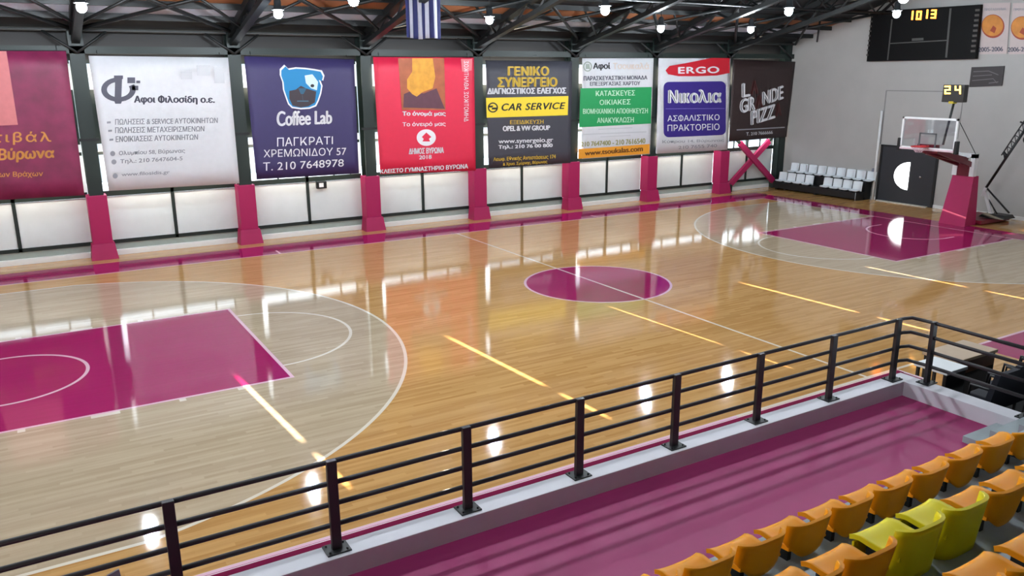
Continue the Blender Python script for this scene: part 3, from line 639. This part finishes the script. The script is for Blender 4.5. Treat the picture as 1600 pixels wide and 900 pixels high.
s.build('shooter_square', mat('square_grey', (88, 90, 94), 0.5), bf)
MB().box(loc(12.76, -BY-0.02, BB0-0.05), loc(12.86, BY+0.02, BB0+0.012), 0.02).build('edge_pad', mat('edge_pad_pale', (214, 190, 198), 0.5), bf)
for sgn in (-1, 1): MB().box(loc(12.74, sgn*(BY+0.03)-0.045, BB0-0.1), loc(12.9, sgn*(BY+0.03)+0.045, BB0+0.3), 0.02).build('corner_pad', BLACK, bf)
s = MB(); rc_ = [(12.40+0.23*math.cos(2*math.pi*k/28)-14.9, 0.23*math.sin(2*math.pi*k/28), 2.70) for k in range(29)]; s.tube(rc_, 0.018, 8, False); s.box(loc(12.6, -0.09, 2.66), loc(12.79, 0.09, 2.72)); s.build('rim', mat('rim_red', (190, 40, 44), 0.4), h)
s = MB()
for k in range(12):
    a0 = 2*math.pi*k/12
    for sg in (-1, 1):
        pp = []
        for j in range(5):
            tt = j/4; rr_ = 0.225-0.14*tt; aa = a0+sg*tt*0.9; pp.append((12.40-14.9+rr_*math.cos(aa), rr_*math.sin(aa), 2.69-0.17*tt))
        s.tube(pp, 0.007, 4)
s.build('net', mat('net_cord', (206, 180, 188), 0.8), h)
s = MB()
for yy in (-0.28, 0.28):
    s.bar(loc(12.9, yy, 2.58), loc(15.0, yy*0.8, 2.0), 0.09, 0.16)
s.bar(loc(12.9, 0, 2.52), loc(15.05, 0, 2.12), 0.16, 0.2); s.box(loc(12.84, -0.35, 2.48), loc(12.92, 0.35, 2.74)); s.build('support_arm', REDARM, h)
s = MB(); s.box(loc(14.95, -0.36, 1.62), loc(15.15, -0.22, 2.35)); s.box(loc(14.95, 0.2, 1.62), loc(15.15, 0.36, 2.35)); s.box(loc(14.95, -0.36, 2.22), loc(15.15, 0.36, 2.36)); s.build('mast_bracket', WHITE, h)
s = MB(); s.box(loc(14.97, -0.2, 1.62), loc(15.12, 0.2, 2.0)); s.build('mast', REDARM, h)
MB().hexa([loc(14.72, -0.45, 0.0), loc(15.35, -0.45, 0.0), loc(15.35, 0.45, 0.0), loc(14.72, 0.45, 0.0), loc(15.02, -0.36, 1.62), loc(15.3, -0.36, 1.62), loc(15.3, 0.36, 1.62), loc(15.02, 0.36, 1.62)]).build('tower_pad', MAGP, h)
MB().box(loc(15.36, -0.62, 0.02), loc(17.1, 0.5, 0.16), 0.02).build('base_frame', mat('base_red', (120, 16, 40), 0.4), h)
s = MB()
for x in (15.6, 16.9):
    for y in (-0.5, 0.4): s.lathe([(0.03, -0.03), (0.05, -0.03), (0.05, 0.03), (0.03, 0.03)], loc(x, y, 0.05), 12, 'y')
s.build('castor_wheel', BLACK, h)
MB().tube([loc(15.1, -0.3, 2.3), loc(12.86, -0.9, 3.5)], 0.012, 6).build('stay_cable', DARK, h)
# shot clock above the board
c = thing('shot_clock', 'black shot clock with amber digits on a pole above the backboard', 'shot clock', (13.0, -0.58, 2.75))
MB().tube([(0, 0.18, 0.0), (0, 0.0, 1.32)], 0.035, 8).build('pole', DARK, c)
MB().box((-0.12, -0.34, 1.3), (0.1, 0.34, 1.82), 0.02).build('case', mat('clock_black', (30, 28, 24), 0.4), c)
MB().box((-0.13, -0.05, 1.26), (0.05, 0.1, 1.33)).build('beacon', mat('clock_yellow', (190, 170, 40), 0.4), c)
bd = Board(c, 0, 12.88, -0.008)
for ch, x in (('2', 1476), ('4', 1492)): bd.rects(digit(ch, x, 134, 9.5, 13, 2.3), mat('led_gold', (255, 215, 110), 0.4, emit=(255, 205, 90), estr=3.5, var=0), 'led_digit')
# black boom behind the stand
c = thing('boom_arm', 'black lattice boom leaning up from a white leg beside the hoop base', 'boom', (16.2, -0.3, 0.2))
A, B_ = at(1541, 293, 0, 16.2)-c.location, at(1606, 196, 0, 16.2)-c.location
s = MB(); s.tube([A, B_], 0.045, 8); off = Vector((0, 0.12, 0.16)); M_ = A.lerp(B_, 0.5)
s.tube([A.lerp(B_, 0.45)+off, B_+off], 0.02, 6)
for k in range(6): s.tube([A.lerp(B_, 0.45+0.09*k), A.lerp(B_, 0.5+0.09*k)+off], 0.014, 5); s.tube([A.lerp(B_, 0.5+0.09*k)+off, A.lerp(B_, 0.54+0.09*k)], 0.014, 5)
s.tube([M_-off*0.1, M_+off], 0.05, 8); s.build('boom_bar', BLACK, c)
s = MB(); s.bar(at(1540, 300, 0, 16.2)-c.location, at(1550, 337.5, 0, 16.2)-c.location, 0.14, 0.1); s.bar(A, at(1536, 306, 0, 16.2)-c.location, 0.1, 0.1); s.build('leg', WHITE, c)
s = MB(); foot = at(1577, 333, 0, 16.2)-c.location
s.tube([A, foot], 0.03, 6); s.tube([A+Vector((0, 0.05, -0.15)), at(1560, 338, 0, 16.2)-c.location], 0.022, 6); s.hexa([Vector(q) for q in [(-0.3, -0.75, 0.0), (0.4, -0.75, 0.0), (0.4, 0.1, 0.0), (-0.3, 0.1, 0.0), (-0.2, -0.7, 0.12), (0.3, -0.7, 0.12), (0.3, 0.0, 0.12), (-0.2, 0.0, 0.12)]]); s.build('strut', BLACK, c)
s = MB(); s.tube([B_+Vector((0, -0.1, -0.5)), B_+Vector((0, 0.0, 0.0)), B_+Vector((0, 0.25, 0.1))], 0.03, 6); s.lathe([(0.06, -0.05), (0.12, -0.04), (0.12, 0.04), (0.06, 0.05)], B_+Vector((0, -0.05, -0.45)), 14, 'x'); s.build('head_mount', BLACK, c)

# ------------------------------------------------------------------ team bench: two tiers of white seats
c = thing('bench_platform', 'low black platform carrying the lower row of white seats', 'platform', (17.0, 7.1, 0))
MB().box((-0.47, -2.03, 0.06), (0.06, 2.2, 0.315), 0.01).build('deck', BLACK, c)
for y in (-1.98, 0.0, 2.05): MB().box((-0.4, y-0.05, 0), (0.03, y+0.05, 0.065)).build('skid', DARK, c)
MB().tube([(-0.485, -2.02, 0.0), (-0.485, -2.02, 0.33)], 0.015, 6).build('corner_post', mat('pale_metal', (150, 154, 158), 0.4), c)
c = thing('bench_platform', 'taller black platform carrying the upper row of white seats', 'platform', (17.0, 7.1, 0))
MB().box((0.07, -2.03, 0.06), (0.46, 2.0, 0.70), 0.01).build('deck', BLACK, c)
for y in (-1.98, 0.0, 1.9): MB().box((0.1, y-0.05, 0), (0.44, y+0.05, 0.065)).build('skid', DARK, c)
def pan(mb, fw, d, zf, zr, th=0.03):
    # seat pan, front edge rolled down, sides raised a little
    def f(u, v):
        a = (u-0.5)*2; v = 1-v
        z = zf+(zr-zf)*v+0.022*abs(a)**3-0.012*math.sin(v*math.pi)-0.03*math.exp(-(v/0.1)**2)
        return Vector((-a*fw, d[0]+(d[1]-d[0])*v, z))
    mb.sheet(f, 12, 10, th)
def back(mb, fw, yb, zb, zt, lean, wrap, rnd, th=0.03, curl=2.0):
    def f(u, v):
        a = (u-0.5)*2
        zlo = zb+rnd*abs(a)**2.4; zhi = zt-0.012*abs(a)**6
        z = zlo+(zhi-zlo)*v
        return Vector((-a*fw, yb+wrap*abs(a)**curl-lean*(z-zb)/(zt-zb), z))
    mb.sheet(f, 14, 8, th)
def seat_proto(name, label, m, cat, group, style='low'):
    t = thing(name, label, cat, (0, 0, 0), group)
    if style == 'low': P_, B_2 = (0.2, (0.15, -0.17), 0.125, 0.12), (0.206, -0.16, 0.06, 0.365, 0.06, 0.075, 0.15, 0.024, 5.0)
    elif style == 'skirt': P_, B_2 = (0.2, (0.17, -0.18), 0.15, 0.14), (0.208, -0.17, 0.0, 0.385, 0.05, 0.085, 0.0, 0.024, 5.0)
    else: P_, B_2 = (0.2, (0.14, -0.12), 0.07, 0.06), (0.2, -0.12, 0.02, 0.43, 0.05, 0.05, 0.02)
    s = MB(); pan(s, *P_); s.build('seat_pan', m, t)
    s = MB(); back(s, *B_2); s.build('backrest', m, t)
    s = MB(); h = P_[2]-0.03
    for sg in (-1, 1): s.box((sg*0.1-0.02, -0.1, 0.0), (sg*0.1+0.02, 0.1, h))
    s.box((-0.12, -0.03, h*0.6), (0.12, 0.03, h)); s.build('mounting_bracket', DARK, t)
    if style == 'skirt':
        s = MB(); s.box((-0.19, 0.14, 0.0), (0.19, 0.155, 0.13)); s.build('front_skirt', m, t)
    return t
ORD = ['first', 'second', 'third', 'fourth', 'fifth', 'sixth', 'seventh', 'eighth', 'ninth', 'tenth', 'eleventh']
wp_ = None
for row, x, z, idx in (('front', 16.72, 0.318, [0, 1, 2, 3, 5, 6, 7, 8]), ('rear', 17.24, 0.70, list(range(9)))):
    for n, k in enumerate(idx):
        y = 9.02-0.47*k if row == 'front' else 8.85-0.475*k
        lab = 'white plastic seat, %s from the left in the %s bench row' % (ORD[n], 'lower' if row == 'front' else 'upper')
        if wp_ is None:
            wp_ = seat_proto('bench_chair', lab, WPLAS, 'seat', 'white seats on the bench platform', 'bench'); wp_.location = (x, y, z); wp_.rotation_euler = (0, 0, math.pi/2)
        else: copy_thing(wp_, (x, y, z), lab)

# ------------------------------------------------------------------ near stand: curb, walkway, terraces
CT, WF = 0.815, 0.61
s = MB(); s.box((XL, -9.19, 0.0), (-1.36, -8.95, CT), 0.006); s.box((-1.64, -11.6, 0.0), (-1.36, -9.19, CT), 0.006); struct(s.build('curb_wall', CURBM))
s = MB(); s.box((XL, -8.955, 0.05), (-1.28, -8.85, 0.806), 0.012); s.box((-1.365, -9.3, 0.05), (-1.28, -8.9, 0.80), 0.015); struct(s.build('curb_pad', mat('maroon_vinyl', (124, 14, 60), 0.85, var=0.04, spec=0.1)))
s = MB(); s.box((XL, -8.85, 0.70), (-1.24, -8.83, 0.80), 0.004); s.box((-1.29, -9.3, 0.70), (-1.24, -8.86, 0.802), 0.006); struct(s.build('curb_pad_highlight', mat('pale_pink_highlight', (226, 196, 204), 0.5)))  # pale colour paints the lit outer edge of the curb pad
struct(MB().box((XL, -11.75, 0.3), (-1.6, -9.15, WF)).build('floor_walkway', WALK))
tz = [1.51, 1.885, 2.26, 2.635, 3.01, 3.385, 3.76]
s = MB()
for k, z in enumerate(tz):
    y0 = -11.66-0.825*k; s.box((XL, y0-0.825 if k < 6 else YN+0.05, 0.0), (-2.4, y0, z))
struct(s.build('floor_terrace', CONC))
s = MB()
for k in range(5): s.box((-2.36, -12.6, 0.0), (-1.62, -10.47-0.3*k, 0.69+0.19*k))
struct(s.build('floor_stair', CONC))

# guard railing
g = thing('guard_railing', 'dark brown steel guard railing with four rails on the white curb', 'railing', (-7.0, -9.05, CT))
def rl(x, y, z): return (x+7.0, y+9.05, z-CT)
ZT = 1.69
posts = [(-13.7+1.333*k, -9.05) for k in range(-3, 10)]+[(-1.42, -9.38), (-1.46, -10.72)]
for x, y in posts:
    p = MB(); p.box(rl(x-0.045, y-0.025, CT), rl(x+0.045, y+0.025, ZT), 0.006); po = p.build('post', RAILM, g)
    q = MB(); q.box(rl(x-0.11, y-0.09, CT), rl(x+0.11, y+0.09, CT+0.014)); 
    for sx in (-1, 1):
        for sy in (-1, 1): q.tube([rl(x+sx*0.08, y+sy*0.06, CT+0.012), rl(x+sx*0.08, y+sy*0.06, CT+0.03)], 0.01, 6)
    q.build('base_plate', DARK, po)
for z in (1.665, 1.46, 1.255, 1.05):
    s = MB(); s.tube([rl(XL+1, -9.02, z), rl(-1.55, -9.02, z), rl(-1.42, -9.06, z), rl(-1.40, -9.3, z), rl(-1.46, -11.4, z)], 0.024, 10); s.build('rail', RAILM, g)
# grey placard stake clipped on the railing, bottom left
p = at(180, 885, 1, -8.98); c = thing('rail_clip', 'small grey plate clipped to the railing in the bottom left corner', 'clip', (p.x, -9.07, 1.05))
MB().hexa([(-0.05, -0.02, -0.2), (0.06, -0.02, -0.2), (0.06, 0.0, -0.2), (-0.05, 0.0, -0.2), (-0.07, -0.02, 0.16), (0.02, -0.02, 0.19), (0.02, 0.0, 0.19), (-0.07, 0.0, 0.16)]).build('plate', mat('lavender_grey', (136, 134, 146), 0.5), c)
MB().box((-0.03, 0.0, -0.02), (0.02, 0.025, 0.03)).build('clamp', DARK, c)

# seats on the terraces
po = seat_proto('stadium_chair', 'x', ORANGE, 'seat', 'orange stadium seats'); py = seat_proto('stadium_chair', 'x', YELLOW, 'seat', 'yellow stadium seats', 'skirt')
used = set()
rows = [('frontmost row', -7.924, -12.09, 0, range(-1, 9)), ('second row', -7.959, -12.915, 1, range(-1, 7)), ('third row', -7.9, -13.74, 2, range(-2, 4))]
for rn, x0, yb, k, rng in rows:
    for n, i in enumerate(rng):
        yel = k == 1 and i in (2, 3); src = py if yel else po
        loc_ = (x0+0.48*i-0.2, yb+0.215, tz[k])
        if yel: lab = 'yellow stadium seat in the second row, %s of the two' % ('left' if i == 2 else 'right')
        else: lab = 'orange stadium seat, %s from the left in the %s' % (ORD[n], rn)
        if src.name in used: copy_thing(src, loc_, lab)
        else: src.location = loc_; src['label'] = lab; used.add(src.name)

# ------------------------------------------------------------------ scorer's tables and dark chairs beyond the corner
c = thing('scorer_table', 'white topped scorer table beside the railing corner', 'table', (-0.38, -8.95, 0))
MB().box((-0.26, -0.26, 0.70), (0.26, 0.26, 0.75), 0.008).build('tabletop', WHITE, c); MB().box((-0.24, -0.24, 0.2), (0.24, -0.22, 0.7)).build('modesty_panel', DARK, c)
for sx in (-0.22, 0.22):
    for sy in (-0.21, 0.21): MB().box((sx-0.02, sy-0.02, 0), (sx+0.02, sy+0.02, 0.7)).build('leg', DARK, c)
c = thing('wooden_table', 'beige wooden table beyond the white topped scorer table', 'table', (0.5, -8.72, 0))
MB().box((-0.55, -0.28, 0.69), (0.55, 0.28, 0.74), 0.008).build('tabletop', mat('beige_laminate', (186, 160, 132), 0.5), c); MB().box((-0.5, -0.27, 0.5), (0.5, -0.25, 0.7)).build('apron', mat('brown_wood', (84, 46, 28), 0.5), c); MB().box((-0.5, -0.265, 0.03), (0.5, -0.255, 0.5)).build('skirt', mat('black_cloth', (16, 16, 20), 0.8), c)
for sx in (-0.5, 0.5):
    for sy in (-0.24, 0.24): MB().box((sx-0.02, sy-0.02, 0), (sx+0.02, sy+0.02, 0.69)).build('leg', DARK, c)
t = None
for n, (x, y) in enumerate(((-0.85, -9.74), (-0.28, -9.70), (0.29, -9.62), (0.86, -9.54), (1.43, -9.48), (-0.85, -10.5), (-0.28, -10.45), (0.29, -10.4), (0.86, -10.35))):
    lab = 'dark navy padded chair, %s from the railing in the %s row behind the tables' % (ORD[n if n < 5 else n-5], 'front' if n < 5 else 'back')
    if t is None:
        t = thing('padded_chair', lab, 'chair', (x, y, 0), 'dark chairs behind the scorer tables')
        t.location.z = 0.02
        MB().box((-0.25, -0.24, 0.4), (0.25, 0.24, 0.5), 0.03).build('seat', NAVY, t); MB().hexa([(-0.25, -0.3, 0.46), (0.25, -0.3, 0.46), (0.25, -0.22, 0.46), (-0.25, -0.22, 0.46), (-0.24, -0.42, 1.08), (0.24, -0.42, 1.08), (0.24, -0.35, 1.08), (-0.24, -0.35, 1.08)]).build('backrest', NAVY, t)
        for sx in (-0.22, 0.22):
            for sy in (-0.2, 0.2): MB().tube([(sx, sy, 0), (sx, sy, 0.42)], 0.015, 6).build('leg', BLACK, t)
            MB().tube([(sx*1.1, -0.28, 0.66), (sx*1.1, 0.2, 0.66), (sx*1.1, 0.22, 0.4)], 0.02, 6).build('armrest', BLACK, t)
    else: copy_thing(t, (x, y, 0.02), lab)
m_ = tag(MB().box((-1.22, -11.6, 0.0), (3.4, -9.22, 0.02), 0.004).build('shade_sheet', mat('shade_black', (14, 14, 16), 0.8)), 'black sheet painting floor shade under the dark chairs beyond the railing corner', 'shade sheet')  # dark sheet laid in for the shade on the floor behind the tables
